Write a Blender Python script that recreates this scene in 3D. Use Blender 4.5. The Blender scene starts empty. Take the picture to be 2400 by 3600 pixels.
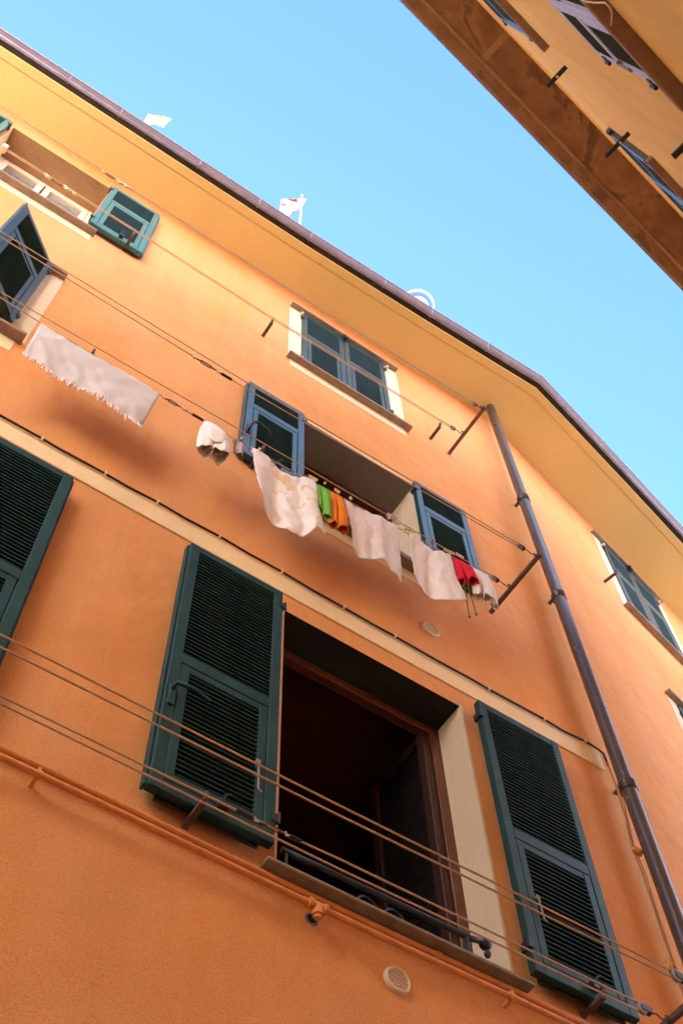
import bpy, bmesh, math, random
from mathutils import Vector, Matrix, noise as mnoise
random.seed(7)
R = math.radians
sc = bpy.context.scene
col = sc.collection

# ------------------------------------------------------------------ camera
EYE = 1.6
cam_d = bpy.data.cameras.new('camera'); cam = bpy.data.objects.new('camera', cam_d); col.objects.link(cam)
AX = Vector((0.82974606, 0.48576103, 0.27487759))      # street direction, in camera axes (right, down, forward)
AZ = Vector((-0.02600807, -0.45830245, 0.88841569))    # up
AY = AZ.cross(AX)
rt = Vector((AX.x, AY.x, AZ.x)); dn = Vector((AX.y, AY.y, AZ.y)); fw = Vector((AX.z, AY.z, AZ.z))
M = Matrix((rt, -dn, -fw)).transposed().to_4x4(); M.translation = (0, 0, EYE)
cam.matrix_world = M
cam_d.sensor_fit = 'VERTICAL'; cam_d.sensor_height = 36; cam_d.sensor_width = 24
cam_d.lens = 41.357; cam_d.clip_start = .05; cam_d.clip_end = 5000
sc.camera = cam

# ------------------------------------------------------------------ sky, sun, exposure
SUN = Vector((0.09, 0.84, 0.54)).normalized()             # towards the sun: behind the orange house
elev = math.asin(SUN.z)
w = bpy.data.worlds.new('World'); sc.world = w; w.use_nodes = True
nt = w.node_tree; nt.nodes.clear()
sky = nt.nodes.new('ShaderNodeTexSky'); sky.sky_type = 'NISHITA'; sky.sun_disc = False
sky.sun_elevation = elev; sky.sun_rotation = math.atan2(SUN.x, SUN.y)
sky.altitude = 0; sky.air_density = 2.0; sky.dust_density = 0.7; sky.ozone_density = 10.0
bg = nt.nodes.new('ShaderNodeBackground'); bg.inputs['Strength'].default_value = .050
wo = nt.nodes.new('ShaderNodeOutputWorld')
nt.links.new(sky.outputs[0], bg.inputs[0]); nt.links.new(bg.outputs[0], wo.inputs[0])
sl = bpy.data.lights.new('sun', 'SUN'); sl.energy = 5; sl.angle = R(.53); sl.color = (1, .93, .83)
so = bpy.data.objects.new('sun', sl); col.objects.link(so); so.location = (-20, 20, 40)
so.rotation_euler = SUN.to_track_quat('Z', 'Y').to_euler()
sc.view_settings.view_transform = 'Standard'; sc.view_settings.look = 'None'
sc.view_settings.exposure = 3.18; sc.view_settings.gamma = 1; sc.view_settings.use_curve_mapping = False
sc.cycles.max_bounces = 10; sc.cycles.diffuse_bounces = 8; sc.cycles.glossy_bounces = 4

# ------------------------------------------------------------------ materials
MATS = {}
def nodes_of(name):
    m = bpy.data.materials.new(name); m.use_nodes = True
    t = m.node_tree; b = t.nodes['Principled BSDF']
    MATS[name] = m
    return m, t, b
def N(t, kind, **kw):
    n = t.nodes.new(kind)
    for k, v in kw.items():
        if k in n.inputs.keys(): n.inputs[k].default_value = v
        else: setattr(n, k, v)
    return n
def coords(t, scale=(1, 1, 1), rot=(0, 0, 0)):
    c = N(t, 'ShaderNodeTexCoord'); mp = N(t, 'ShaderNodeMapping')
    mp.inputs['Scale'].default_value = scale; mp.inputs['Rotation'].default_value = rot
    t.links.new(c.outputs['Object'], mp.inputs[0])
    return mp.outputs[0]
def ramp(t, src, stops):
    r = N(t, 'ShaderNodeValToRGB'); e = r.color_ramp.elements
    e[0].position, e[0].color = stops[0][0], (*stops[0][1], 1)
    e[1].position, e[1].color = stops[-1][0], (*stops[-1][1], 1)
    for p, c in stops[1:-1]:
        q = e.new(p); q.color = (*c, 1)
    t.links.new(src, r.inputs[0]); return r.outputs[0]
def mixc(t, fac, a, b, mode='MIX'):
    n = N(t, 'ShaderNodeMix', data_type='RGBA', blend_type=mode)
    for sock, v in ((n.inputs[0], fac), (n.inputs[6], a), (n.inputs[7], b)):
        if hasattr(v, 'is_output'): t.links.new(v, sock)
        elif isinstance(v, (int, float)): sock.default_value = v
        else: sock.default_value = (*v, 1)
    return n.outputs[2]
def noise(t, vec, scale, detail=4, rough=.55, dist=0):
    n = N(t, 'ShaderNodeTexNoise'); n.inputs['Scale'].default_value = scale
    n.inputs['Detail'].default_value = detail; n.inputs['Roughness'].default_value = rough
    n.inputs['Distortion'].default_value = dist
    t.links.new(vec, n.inputs['Vector']); return n.outputs['Fac']
def bump(t, b, h, strength, dist):
    n = N(t, 'ShaderNodeBump'); n.inputs['Strength'].default_value = strength; n.inputs['Distance'].default_value = dist
    t.links.new(h, n.inputs['Height']); t.links.new(n.outputs[0], b.inputs['Normal'])
def tint(c, k): return tuple(min(1, x * k) for x in c)

def stucco(name, c, dark=.86, light=1.1, grain=100, bs=.8, streak=.35, dirt=None, fade=0, bleach=None, speck=.22):
    m, t, b = nodes_of(name)
    v = coords(t)
    big = noise(t, v, .9, 5, .6, .4)
    base = ramp(t, big, [(.3, tint(c, dark)), (.5, c), (.72, tint(c, light))])
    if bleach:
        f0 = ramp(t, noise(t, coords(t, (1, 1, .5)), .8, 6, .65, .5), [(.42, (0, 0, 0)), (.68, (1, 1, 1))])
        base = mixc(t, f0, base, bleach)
    st = noise(t, coords(t, (5, 5, .35)), 1.6, 5, .6)
    f = ramp(t, st, [(.45, (0, 0, 0)), (.75, (streak,) * 3)])
    base = mixc(t, f, base, tuple(x * k for x, k in zip(c, (.93, .82, .72))))
    sp = noise(t, v, grain * .95, 4, .75)
    base = mixc(t, speck, base, mixc(t, 1, base, ramp(t, sp, [(.36, (.52, .46, .42)), (.5, (.95, .95, .95)), (.64, (1.12, 1.16, 1.2))]), 'MULTIPLY'))
    if fade:
        f1 = ramp(t, noise(t, coords(t, (9, 9, .22)), 1.1, 6, .65, .2), [(.52, (0, 0, 0)), (.70, (fade,) * 3)])
        base = mixc(t, f1, base, tuple(min(.95, x * k) for x, k in zip(c, (1.04, 1.16, 1.35))))
        f2 = ramp(t, noise(t, coords(t, (1, 1, .7)), 3.3, 7, .7, .8), [(.60, (0, 0, 0)), (.66, (fade * .55,) * 3)])
        base = mixc(t, f2, base, tuple(x * k for x, k in zip(c, (.93, .84, .75))))
    if dirt:
        d = ramp(t, noise(t, v, 2.6, 6, .65, .6), [(.56, (0, 0, 0)), (.7, (dirt,) * 3)])
        base = mixc(t, d, base, tuple(x * .5 for x in c))
    t.links.new(base, b.inputs['Base Color']); b.inputs['Roughness'].default_value = .92
    b.inputs['Specular IOR Level'].default_value = .2
    h1 = noise(t, v, grain, 4, .65); h2 = noise(t, v, 2.3, 3)
    mm = N(t, 'ShaderNodeMath', operation='MULTIPLY_ADD'); mm.inputs[1].default_value = 6
    t.links.new(h2, mm.inputs[0]); t.links.new(h1, mm.inputs[2])
    bump(t, b, mm.outputs[0], bs, .008)
    return m
def paint(name, c, rough=.4, spec=.5, var=.12, bs=.12, metal=0, coat=0, scale=9, grain=60):
    m, t, b = nodes_of(name)
    v = coords(t)
    n = noise(t, v, scale, 5, .6)
    base = ramp(t, n, [(.3, tint(c, 1 - var)), (.7, tint(c, 1 + var))])
    t.links.new(base, b.inputs['Base Color'])
    rr = N(t, 'ShaderNodeMapRange'); rr.inputs['To Min'].default_value = max(.05, rough - .08); rr.inputs['To Max'].default_value = rough + .1
    t.links.new(noise(t, v, scale * 2.3, 4), rr.inputs[0]); t.links.new(rr.outputs[0], b.inputs['Roughness'])
    b.inputs['Specular IOR Level'].default_value = spec; b.inputs['Metallic'].default_value = metal
    b.inputs['Coat Weight'].default_value = coat
    if bs: bump(t, b, noise(t, v, grain, 4), bs, .002)
    return m
def wood(name, c, rough=.45, sc_=(40, 40, 3)):
    m, t, b = nodes_of(name)
    n = noise(t, coords(t, sc_), 1, 6, .65, .8)
    t.links.new(ramp(t, n, [(.3, tint(c, .55)), (.55, c), (.75, tint(c, 1.3))]), b.inputs['Base Color'])
    b.inputs['Roughness'].default_value = rough; bump(t, b, n, .2, .002)
    return m
def cloth_mat(name, c, c2=None, pat=None, scale=60, trans=.3, bs=.3, stripes=None):
    m, t, b = nodes_of(name)
    uv = N(t, 'ShaderNodeTexCoord').outputs['UV']
    big = noise(t, uv, 4, 4)
    base = ramp(t, big, [(.3, tint(c, .93)), (.7, c)])
    if pat in ('print', 'flag'):
        n1 = noise(t, uv, 3.4, 5, .6, 1.5); k = .56 if pat == 'print' else .54
        base = mixc(t, ramp(t, n1, [(k, (0, 0, 0)), (k + .04, (.75 if pat == 'print' else 1,) * 3)]), base, c2)
    if pat == 'waffle':
        vo = N(t, 'ShaderNodeTexVoronoi'); vo.inputs['Scale'].default_value = scale; vo.inputs['Randomness'].default_value = .25
        t.links.new(uv, vo.inputs['Vector'])
        base = mixc(t, ramp(t, vo.outputs['Distance'], [(.25, (.55,) * 3), (.5, (0, 0, 0))]), base, c2)
        bump(t, b, vo.outputs['Distance'], .6, .01)
    elif pat == 'ribs':
        wv = N(t, 'ShaderNodeTexWave', bands_direction='Y'); wv.inputs['Scale'].default_value = scale; wv.inputs['Distortion'].default_value = 3
        wv.inputs['Detail'].default_value = 3
        t.links.new(uv, wv.inputs['Vector'])
        base = mixc(t, ramp(t, wv.outputs['Fac'], [(.2, (.45,) * 3), (.7, (0, 0, 0))]), base, c2)
        bump(t, b, wv.outputs['Fac'], .5, .01)
    else:
        bump(t, b, noise(t, uv, scale, 5, .7), bs, .01)
    if stripes:
        sx = N(t, 'ShaderNodeSeparateXYZ'); t.links.new(uv, sx.inputs[0])
        for u, wd in stripes:
            a = N(t, 'ShaderNodeMath', operation='COMPARE'); a.inputs[1].default_value = u; a.inputs[2].default_value = wd
            t.links.new(sx.outputs[0], a.inputs[0])
            f = N(t, 'ShaderNodeMath', operation='MULTIPLY'); f.inputs[1].default_value = .6
            t.links.new(a.outputs[0], f.inputs[0])
            base = mixc(t, f.outputs[0], base, c2)
    t.links.new(base, b.inputs['Base Color']); b.inputs['Roughness'].default_value = .95
    b.inputs['Specular IOR Level'].default_value = .1
    tr = N(t, 'ShaderNodeBsdfTranslucent'); t.links.new(base, tr.inputs[0])
    mx = N(t, 'ShaderNodeMixShader'); mx.inputs[0].default_value = trans
    t.links.new(b.outputs[0], mx.inputs[1]); t.links.new(tr.outputs[0], mx.inputs[2])
    t.links.new(mx.outputs[0], t.nodes['Material Output'].inputs[0])
    return m

ORANGE = (.80, .335, .100)
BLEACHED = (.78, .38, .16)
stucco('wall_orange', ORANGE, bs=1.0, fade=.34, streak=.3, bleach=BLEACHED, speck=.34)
stucco('band_cream', (.84, .64, .36), dark=.92, light=1.05, grain=120, bs=.35, streak=.5)
stucco('jamb_cream', (.74, .57, .37), dark=.9, light=1.05, grain=90, bs=.3, streak=.4)
stucco('soffit_paint', (.74, .56, .21), dark=.94, light=1.04, grain=120, bs=.2, streak=.15)
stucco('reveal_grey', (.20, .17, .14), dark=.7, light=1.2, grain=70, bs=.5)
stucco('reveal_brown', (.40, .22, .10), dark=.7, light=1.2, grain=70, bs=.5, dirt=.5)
stucco('old_plaster', (.34, .23, .13), dark=.6, light=1.2, grain=60, bs=.6, dirt=.5)
stucco('opposite_wall', (.82, .60, .21), dark=.88, light=1.06, grain=120, bs=.4, streak=.6, fade=.4)
stucco('sun_blocker_cream', (.80, .62, .42), dark=.9, light=1.05)  # for the added low house that limits the sun
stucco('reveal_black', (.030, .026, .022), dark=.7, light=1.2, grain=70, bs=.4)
stucco('bounce_blue', (.40, .45, .64), dark=.95, light=1.03)  # added bounce house, blue to cool the light on the upper wall
stucco('bounce_white', (.84, .84, .90), dark=.95, light=1.03)  # added bounce house, pale to throw sun back across the alley
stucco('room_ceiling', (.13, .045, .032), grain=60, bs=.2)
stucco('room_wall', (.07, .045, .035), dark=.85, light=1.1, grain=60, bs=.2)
stucco('paving', (.09, .08, .07), dark=.8, light=1.2, grain=8, bs=.4)
paint('shutter_green_dull', (.014, .054, .049), .5, .26, .3, .015, scale=4)
paint('shutter_green', (.013, .058, .058), .30, .58, .15, .015, scale=4)
paint('shutter_green_aged', (.05, .17, .15), .36, .4, .15, .015, scale=4)
paint('slat_green', (.013, .044, .041), .55, .2, .2, .08)
paint('shutter_grey', (.46, .45, .43), .4, .5, .08, .05)
paint('iron_black', (.018, .018, .02), .45, .5, .3, .3)
paint('iron_rust', (.20, .085, .04), .7, .3, .45, .6, scale=22)
paint('iron_brown', (.11, .065, .045), .6, .4, .4, .5, scale=22)
paint('pipe_brown', (.075, .056, .048), .30, .6, .25, .06, scale=5)
t = MATS['pipe_brown'].node_tree; b = t.nodes['Principled BSDF']; src = b.inputs['Base Color'].links[0].from_socket
ch = ramp(t, noise(t, coords(t, (1, 1, .6)), 26, 3, .6), [(.69, (0, 0, 0)), (.71, (1, 1, 1))])
t.links.new(mixc(t, ch, src, (.42, .27, .18)), b.inputs['Base Color'])
paint('gutter_metal', (.28, .28, .37), .4, .5, .2, .1, metal=.2)
paint('gutter_copper', (.10, .05, .04), .5, .4, .2, .05, metal=.2)
paint('gutter_pale', (.34, .32, .34), .5, .4, .15, .05)
paint('tile_red', (.42, .19, .12), .85, .2, .25, .4)
paint('fascia_dark', (.035, .022, .015), .8, .2, .3, .3)
paint('stone_brown', (.30, .20, .13), .75, .3, .25, .4, scale=14)
paint('stone_dark', (.24, .19, .12), .7, .3, .25, .4, scale=14)
paint('pipe_orange', (.70, .28, .075), .5, .4, .12, .1, scale=14)
paint('rope', (.52, .37, .23), .8, .2, .12, .3, scale=60)
paint('rope_pale', (.75, .60, .42), .85, .2, .12, .4, scale=60)
paint('cable_black', (.02, .018, .017), .5, .4, .2, 0)
paint('cable_grey', (.46, .22, .08), .6, .3, .2, 0)
paint('plastic_cream', (.72, .55, .36), .5, .4, .06, .05)
paint('vent_dark', (.05, .03, .02), .7, .3, .2, .1)
paint('pulley_grey', (.30, .26, .22), .55, .4, .2, .2, scale=30)
paint('peg_wood', (.68, .48, .28), .7, .3, .15, .2, scale=30)
paint('rag_orange', (.72, .38, .13), .9, .1, .25, .6, scale=40)
paint('white_paint', (.72, .60, .42), .5, .4, .06, .1)
paint('blind_yellow', (.42, .28, .10), .8, .2, .1, .1)
paint('dish_white', (.85, .85, .86), .4, .5, .04, 0)
paint('dish_blue', (.12, .38, .75), .4, .5, .04, 0)
paint('hole_black', (.02, .015, .01), .9, .1, .1, 0)
wood('wood_dark', (.045, .012, .006), .55)
wood('wood_brown', (.12, .034, .014), .35)
m, t, b = nodes_of('glass'); b.inputs['Base Color'].default_value = (.9, .95, .93, 1); b.inputs['Roughness'].default_value = .05
b.inputs['Transmission Weight'].default_value = .9; b.inputs['IOR'].default_value = 1.45
m, t, b = nodes_of('glass_textured'); b.inputs['Base Color'].default_value = (.012, .008, .006, 1); b.inputs['Roughness'].default_value = .5; b.inputs['Specular IOR Level'].default_value = .25
wv = N(t, 'ShaderNodeTexWave', bands_direction='Z'); wv.inputs['Scale'].default_value = 14; wv.inputs['Distortion'].default_value = 6; wv.inputs['Detail'].default_value = 3
t.links.new(coords(t), wv.inputs['Vector']); bump(t, b, wv.outputs['Fac'], .8, .01)
# damp-stained soffit of the opposite house
m, t, b = nodes_of('soffit_stained')
v = coords(t, (1, 1.6, 1))
n1 = noise(t, v, 1.9, 7, .6, .9); n2 = noise(t, v, 7, 5, .6)
c1 = ramp(t, n1, [(.34, (.16, .09, .045)), (.46, (.24, .14, .07)), (.52, (.28, .16, .08)), (.54, (.34, .20, .11)), (.585, (.10, .072, .045)), (.63, (.11, .076, .048)), (.69, (.32, .19, .10)), (.75, (.26, .15, .08))])
c1 = mixc(t, .3, c1, ramp(t, n2, [(.3, (.10, .06, .035)), (.7, (.32, .19, .10))]))
t.links.new(c1, b.inputs['Base Color']); b.inputs['Roughness'].default_value = .95
bump(t, b, noise(t, v, 40, 5), .4, .004)
cloth_mat('cloth_towel', (.95, .88, .83), (.74, .62, .55), 'ribs', 34, .1)
cloth_mat('cloth_white', (.95, .89, .83), None, None, 40, .1)
cloth_mat('cloth_print', (.95, .89, .83), (.80, .52, .24), 'print', 30, .1)
cloth_mat('cloth_waffle', (.95, .89, .83), (.62, .42, .30), 'waffle', 44, .1)
cloth_mat('cloth_stripe', (.95, .89, .83), (.55, .60, .45), None, 40, .1, stripes=[(.05, .008), (.09, .012), (.13, .006), (.90, .008), (.94, .012), (.97, .006)])
cloth_mat('cloth_green', (.22, .52, .08), None, None, 70, .1)
cloth_mat('cloth_orange', (.86, .25, .03), None, None, 70, .1)
cloth_mat('cloth_red', (.80, .03, .07), None, None, 70, .1)
cloth_mat('cloth_grey', (.52, .42, .40), None, None, 60, .1)
cloth_mat('cloth_cord', (.10, .16, .10), None, None, 60, .1)
cloth_mat('flag_lime', (.7, .7, .6), (.34, .42, .004), 'flag', 40, .3)
cloth_mat('flag_red', (.7, .66, .6), (.5, .03, .005), 'flag', 40, .3)

# ------------------------------------------------------------------ mesh helpers
class MB:
    """collects shapes in facade coordinates: x along the wall, o out from it, z up (stored as y = -o)"""
    def __init__(s): s.v = []; s.f = []; s.uv = None
    def face(s, pts):
        i = len(s.v); s.v += [(p[0], -p[1], p[2]) for p in pts]; s.f.append(list(range(i, i + len(pts)))); return s
    def box(s, x0, x1, o0, o1, z0, z1, rot=None, piv=None):
        i = len(s.v)
        pts = [Vector((x, -o, z)) for z in (z0, z1) for o in (o0, o1) for x in (x0, x1)]
        if rot is not None:
            p = Vector((piv[0], -piv[1], piv[2])); pts = [rot @ (q - p) + p for q in pts]
        s.v += [tuple(q) for q in pts]
        for q in ((0, 1, 3, 2), (4, 6, 7, 5), (0, 4, 5, 1), (2, 3, 7, 6), (0, 2, 6, 4), (1, 5, 7, 3)): s.f.append([i + k for k in q])
        return s
    def tube(s, path, r, seg=8, cap=True, twist=0):
        P = [Vector((p[0], -p[1], p[2])) for p in path]
        rs = r if isinstance(r, (list, tuple)) else [r] * len(P)
        up = None; rings = []
        for k, p in enumerate(P):
            d = (P[min(k + 1, len(P) - 1)] - P[max(k - 1, 0)]).normalized()
            if up is None:
                up = Vector((0, 0, 1)) if abs(d.z) < .9 else Vector((1, 0, 0))
            a = d.cross(up).normalized(); up = a.cross(d).normalized()
            base = len(s.v)
            for j in range(seg):
                t_ = 2 * math.pi * j / seg + twist
                s.v.append(tuple(p + (a * math.cos(t_) + up * math.sin(t_)) * rs[k]))
            rings.append(base)
        for k in range(len(P) - 1):
            for j in range(seg):
                a0, b0 = rings[k], rings[k + 1]; j2 = (j + 1) % seg
                s.f.append([a0 + j, a0 + j2, b0 + j2, b0 + j])
        if cap:
            s.f.append([rings[0] + j for j in range(seg)]); s.f.append([rings[-1] + j for j in range(seg)])
        return s
    def lathe(s, cen, axis, prof, seg=24):
        """prof = [(radius, along)] about axis 'o' / 'x' / 'z' at cen"""
        C = Vector((cen[0], -cen[1], cen[2])); ax = {'o': Vector((0, -1, 0)), 'x': Vector((1, 0, 0)), 'z': Vector((0, 0, 1))}[axis]
        e1 = Vector((0, 0, 1)) if axis != 'z' else Vector((1, 0, 0)); e2 = ax.cross(e1)
        rings = []
        for r, h in prof:
            base = len(s.v); rings.append(base)
            for j in range(seg):
                t_ = 2 * math.pi * j / seg
                s.v.append(tuple(C + ax * h + (e1 * math.cos(t_) + e2 * math.sin(t_)) * max(r, 1e-4)))
        for k in range(len(prof) - 1):
            for j in range(seg):
                j2 = (j + 1) % seg; s.f.append([rings[k] + j, rings[k] + j2, rings[k + 1] + j2, rings[k + 1] + j])
        return s
    def mesh(s, name, bevel=0, smooth=False, shift=(0, 0, 0)):
        me = bpy.data.meshes.new(name); me.from_pydata([tuple(a + b_ for a, b_ in zip(p, shift)) for p in s.v], [], s.f)
        bm = bmesh.new(); bm.from_mesh(me)
        if not smooth: bmesh.ops.remove_doubles(bm, verts=bm.verts, dist=1e-6)
        bmesh.ops.recalc_face_normals(bm, faces=bm.faces)
        if bevel: bmesh.ops.bevel(bm, geom=list(bm.edges), offset=bevel, segments=1, affect='EDGES', clamp_overlap=True)
        if smooth:
            for f in bm.faces: f.smooth = len(f.verts) <= 4
        bm.to_mesh(me); bm.free(); return me
class Frame:
    def __init__(s, x, y, rot): s.o = Vector((x, y, EYE)); s.rot = rot; s.m = Matrix.Rotation(rot, 3, 'Z')
    def pt(s, x, o, z): return s.o + s.m @ Vector((x, -o, z))
TURN = R(12.8)
MAIN = Frame(0, 2.8, 0)                               # the orange house
SIDE = Frame(3.95, 2.8, TURN)                         # its second face past the downpipe
OPPA = R(8.88)
OPP = Frame(0, -.4143, math.pi + OPPA)                # the house across the alley (x runs the other way)

def tag(o, label=None, cat=None, group=None, kind=None):
    for k, v in (('label', label), ('category', cat), ('group', group), ('kind', kind)):
        if v: o[k] = v
    return o
def thing(name, label, cat, fr, at, rot=0, group=None, kind=None):
    e = bpy.data.objects.new(name, None); col.objects.link(e); e.empty_display_size = .1
    e.location = fr.pt(*at); e.rotation_euler = (0, 0, fr.rot + rot)
    return tag(e, label, cat, group, kind)
def link(name, me, mat, parent, loc=(0, 0, 0), rotz=0):
    o = bpy.data.objects.new(name, me); col.objects.link(o); o.location = loc; o.rotation_euler = (0, 0, rotz)
    if not me.materials: me.materials.append(MATS[mat])
    o.parent = parent; return o
def part(name, mb, mat, parent, bevel=0, smooth=False, loc=(0, 0, 0), rotz=0):
    return link(name, mb.mesh(name, bevel, smooth), mat, parent, loc, rotz)
def solo(name, mb, mat, label, cat, fr, at, group=None, kind=None, bevel=0, smooth=False):
    """a thing that is one mesh, origin at `at`; the builder holds facade coordinates"""
    me = mb.mesh(name, bevel, smooth, shift=(-at[0], at[1], -at[2]))
    o = bpy.data.objects.new(name, me); col.objects.link(o); me.materials.append(MATS[mat])
    o.location = fr.pt(*at); o.rotation_euler = (0, 0, fr.rot)
    return tag(o, label, cat, group, kind)

# ------------------------------------------------------------------ ground
g = MB(); g.face([(-400, -400, -1.6), (400, -400, -1.6), (400, 400, -1.6), (-400, 400, -1.6)])
go = solo('ground', g, 'paving', None, None, Frame(0, 0, 0), (0, 0, -1.6), kind='structure')

# ------------------------------------------------------------------ buildings
def wall_with_holes(x0, x1, z0, z1, holes):
    xs = sorted({x0, x1, *[h[0] for h in holes], *[h[1] for h in holes]}); zs = sorted({z0, z1, *[h[2] for h in holes], *[h[3] for h in holes]})
    mb = MB()
    for i in range(len(xs) - 1):
        for k in range(len(zs) - 1):
            cx, cz = (xs[i] + xs[i + 1]) / 2, (zs[k] + zs[k + 1]) / 2
            if any(h[0] < cx < h[1] and h[2] < cz < h[3] for h in holes): continue
            mb.face([(xs[i], 0, zs[k]), (xs[i + 1], 0, zs[k]), (xs[i + 1], 0, zs[k + 1]), (xs[i], 0, zs[k + 1])])
    return mb
def opening(bld, fr_loc, rot, h, depth=.27, top='jamb_cream', room=1.4, side='jamb_cream'):
    """reveal and dark room behind one opening; returns the window part (its jambs)"""
    x0, x1, z0, z1 = h
    j = MB()
    for x in (x0, x1): j.face([(x, .0, z0), (x, -depth, z0), (x, -depth, z1), (x, .0, z1)])
    j.face([(x0, 0, z0), (x1, 0, z0), (x1, -depth, z0), (x0, -depth, z0)])
    wpt = part('window', j, side, bld, loc=fr_loc, rotz=rot)
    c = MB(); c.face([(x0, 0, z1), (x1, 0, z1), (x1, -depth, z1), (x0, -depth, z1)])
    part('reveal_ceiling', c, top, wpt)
    r = MB(); X0, X1, Z0, Z1, Y0, Y1 = x0 - .25, x1 + .25, z0 - .35, z1 + .22, -depth - .001, -depth - room
    r.face([(X0, Y1, Z0), (X1, Y1, Z0), (X1, Y1, Z1), (X0, Y1, Z1)])
    for X in (X0, X1): r.face([(X, Y0, Z0), (X, Y1, Z0), (X, Y1, Z1), (X, Y0, Z1)])
    r.face([(X0, Y0, Z0), (X1, Y0, Z0), (X1, Y1, Z0), (X0, Y1, Z0)])
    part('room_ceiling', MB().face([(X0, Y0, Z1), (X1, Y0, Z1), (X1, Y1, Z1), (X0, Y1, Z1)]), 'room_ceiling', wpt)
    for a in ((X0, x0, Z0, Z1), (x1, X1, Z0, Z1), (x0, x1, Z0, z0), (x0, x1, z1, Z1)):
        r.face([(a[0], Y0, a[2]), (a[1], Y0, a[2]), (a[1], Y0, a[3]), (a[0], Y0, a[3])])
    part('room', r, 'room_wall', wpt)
    return wpt
def slab(wpt, name, x0, x1, o, z0, z1, mat, back=-.1):
    return part(name, MB().box(x0, x1, back, o, z0, z1), mat, wpt, .004)
def ring(mb, x0, x1, z0, z1, wl, wr, wb, wt, o0, o1):
    mb.box(x0, x0 + wl, o0, o1, z0, z1); mb.box(x1 - wr, x1, o0, o1, z0, z1)
    mb.box(x0 + wl, x1 - wr, o0 + .001, o1 - .001, z0, z0 + wb); mb.box(x0 + wl, x1 - wr, o0 + .001, o1 - .001, z1 - wt, z1)
    return mb
def patch(wpt, name, x0, x1, z0, z1, mat, o=.004):
    return part(name, MB().box(x0, x1, -.02, o, z0, z1), mat, wpt)

ZS = 10.80                                             # soffit height above the eye
LEFT = -2.0
house = thing('apartment_building', 'orange stucco apartment house with green shutters and yellow eaves above the laundry', 'building', MAIN, (0, 0, -1.6))
L0 = (0, 0, 1.6); LS = (3.95, 0, 1.6)
A0 = (-1.28, -.18, 3.32, 5.22); A1 = (1.685, 2.822, 3.32, 5.22)
B0 = (-1.22, -.25, 6.53, 7.80); B1 = (1.77, 2.772, 6.53, 7.90)
C0 = (-1.15, -.215, 9.03, 10.475); C1 = (1.768, 2.668, 9.03, 10.36)
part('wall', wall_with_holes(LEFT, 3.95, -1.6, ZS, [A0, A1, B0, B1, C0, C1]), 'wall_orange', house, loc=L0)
C2 = (1.74, 2.66, 9.12, 10.5); B2 = (1.78, 2.7, 6.4, 7.78)
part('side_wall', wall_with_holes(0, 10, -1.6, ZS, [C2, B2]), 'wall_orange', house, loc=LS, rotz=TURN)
# body behind the faces: end wall, back wall, roof planes
body = MB()
body.face([(LEFT, 0, -1.6), (LEFT, -8, -1.6), (LEFT, -8, 11.1), (LEFT, 0, ZS)])
body.face([(LEFT, -8, -1.6), (14, -11, -1.6), (14, -11, 12.0), (LEFT, -8, 11.2)])
part('rear_wall', body, 'wall_orange', house, loc=L0)
# raised plaster band between the floors
part('band', MB().box(LEFT + .01, 3.90, -.01, .010, 5.372, 5.545), 'band_cream', house, .003, loc=L0)

# eaves: soffit, groove, fascia, gutter and tiles follow one broken line
WALLPTS = [(LEFT - .1, 2.8), (1.5, 2.8), (2.9, 2.8), (3.85, 2.8), (3.95, 2.8), (4.69, 2.968), (5.61, 3.177), (6.58, 3.398), (13, 4.856)]
EAVE = [(LEFT - .1, 2.352), (1.5, 2.349), (2.9, 2.323), (3.85, 2.296), (4.185, 2.286), (4.69, 2.394), (5.61, 2.598), (6.58, 2.819), (13, 4.28)]
EN = []
for i in range(len(EAVE)):
    a, c_, b_ = Vector(EAVE[max(i - 1, 0)]), Vector(EAVE[i]), Vector(EAVE[min(i + 1, len(EAVE) - 1)])
    d1 = (c_ - a).normalized() if i else (b_ - c_).normalized(); d2 = (b_ - c_).normalized() if i < len(EAVE) - 1 else d1
    n_ = Vector((d1.y + d2.y, -d1.x - d2.x)).normalized(); EN.append(n_ / max(.5, n_.dot(Vector((d1.y, -d1.x)))))
def eave_pt(i, off, z):
    p = Vector(EAVE[i]) + EN[i] * off; return (p.x, 2.8 - p.y, z)
def eave_sweep(prof, mb=None):
    mb = mb or MB()
    for i in range(len(EAVE) - 1):
        for (a, za), (b_, zb) in zip(prof, prof[1:]):
            mb.face([eave_pt(i, a, za), eave_pt(i + 1, a, za), eave_pt(i + 1, b_, zb), eave_pt(i, b_, zb)])
    return mb
sof = MB()
for i in range(len(EAVE) - 1):
    p, q = WALLPTS[i], WALLPTS[i + 1]
    sof.face([(p[0], 2.8 - p[1] - .02, ZS), (q[0], 2.8 - q[1] - .02, ZS), eave_pt(i + 1, -.085, ZS), eave_pt(i, -.085, ZS)])
eave_sweep([(-.085, ZS), (-.085, ZS + .006), (-.078, ZS + .006), (-.078, ZS - .003), (0, ZS - .003), (0, ZS + .07)], sof)
part('soffit', sof, 'soffit_paint', house, loc=L0)
part('fascia', eave_sweep([(0, ZS + .03), (.052, ZS + .04), (.052, ZS + .2)]), 'fascia_dark', house, loc=L0)
gp = [(.044, ZS + .14), (.044, ZS + .045), (.047, ZS + .035), (.055, ZS + .030), (.070, ZS + .031), (.083, ZS + .038)]
gut = part('gutter', eave_sweep(gp), 'gutter_metal', house, smooth=True, loc=L0)
lp = [(.083, ZS + .038), (.090, ZS + .050), (.097, ZS + .070), (.102, ZS + .10), (.104, ZS + .125)]
part('front_lip', eave_sweep(lp), 'gutter_copper', gut, smooth=True)
bead = MB().tube([eave_pt(i, .105, ZS + .130) for i in range(len(EAVE))], .006, 6)
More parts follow.
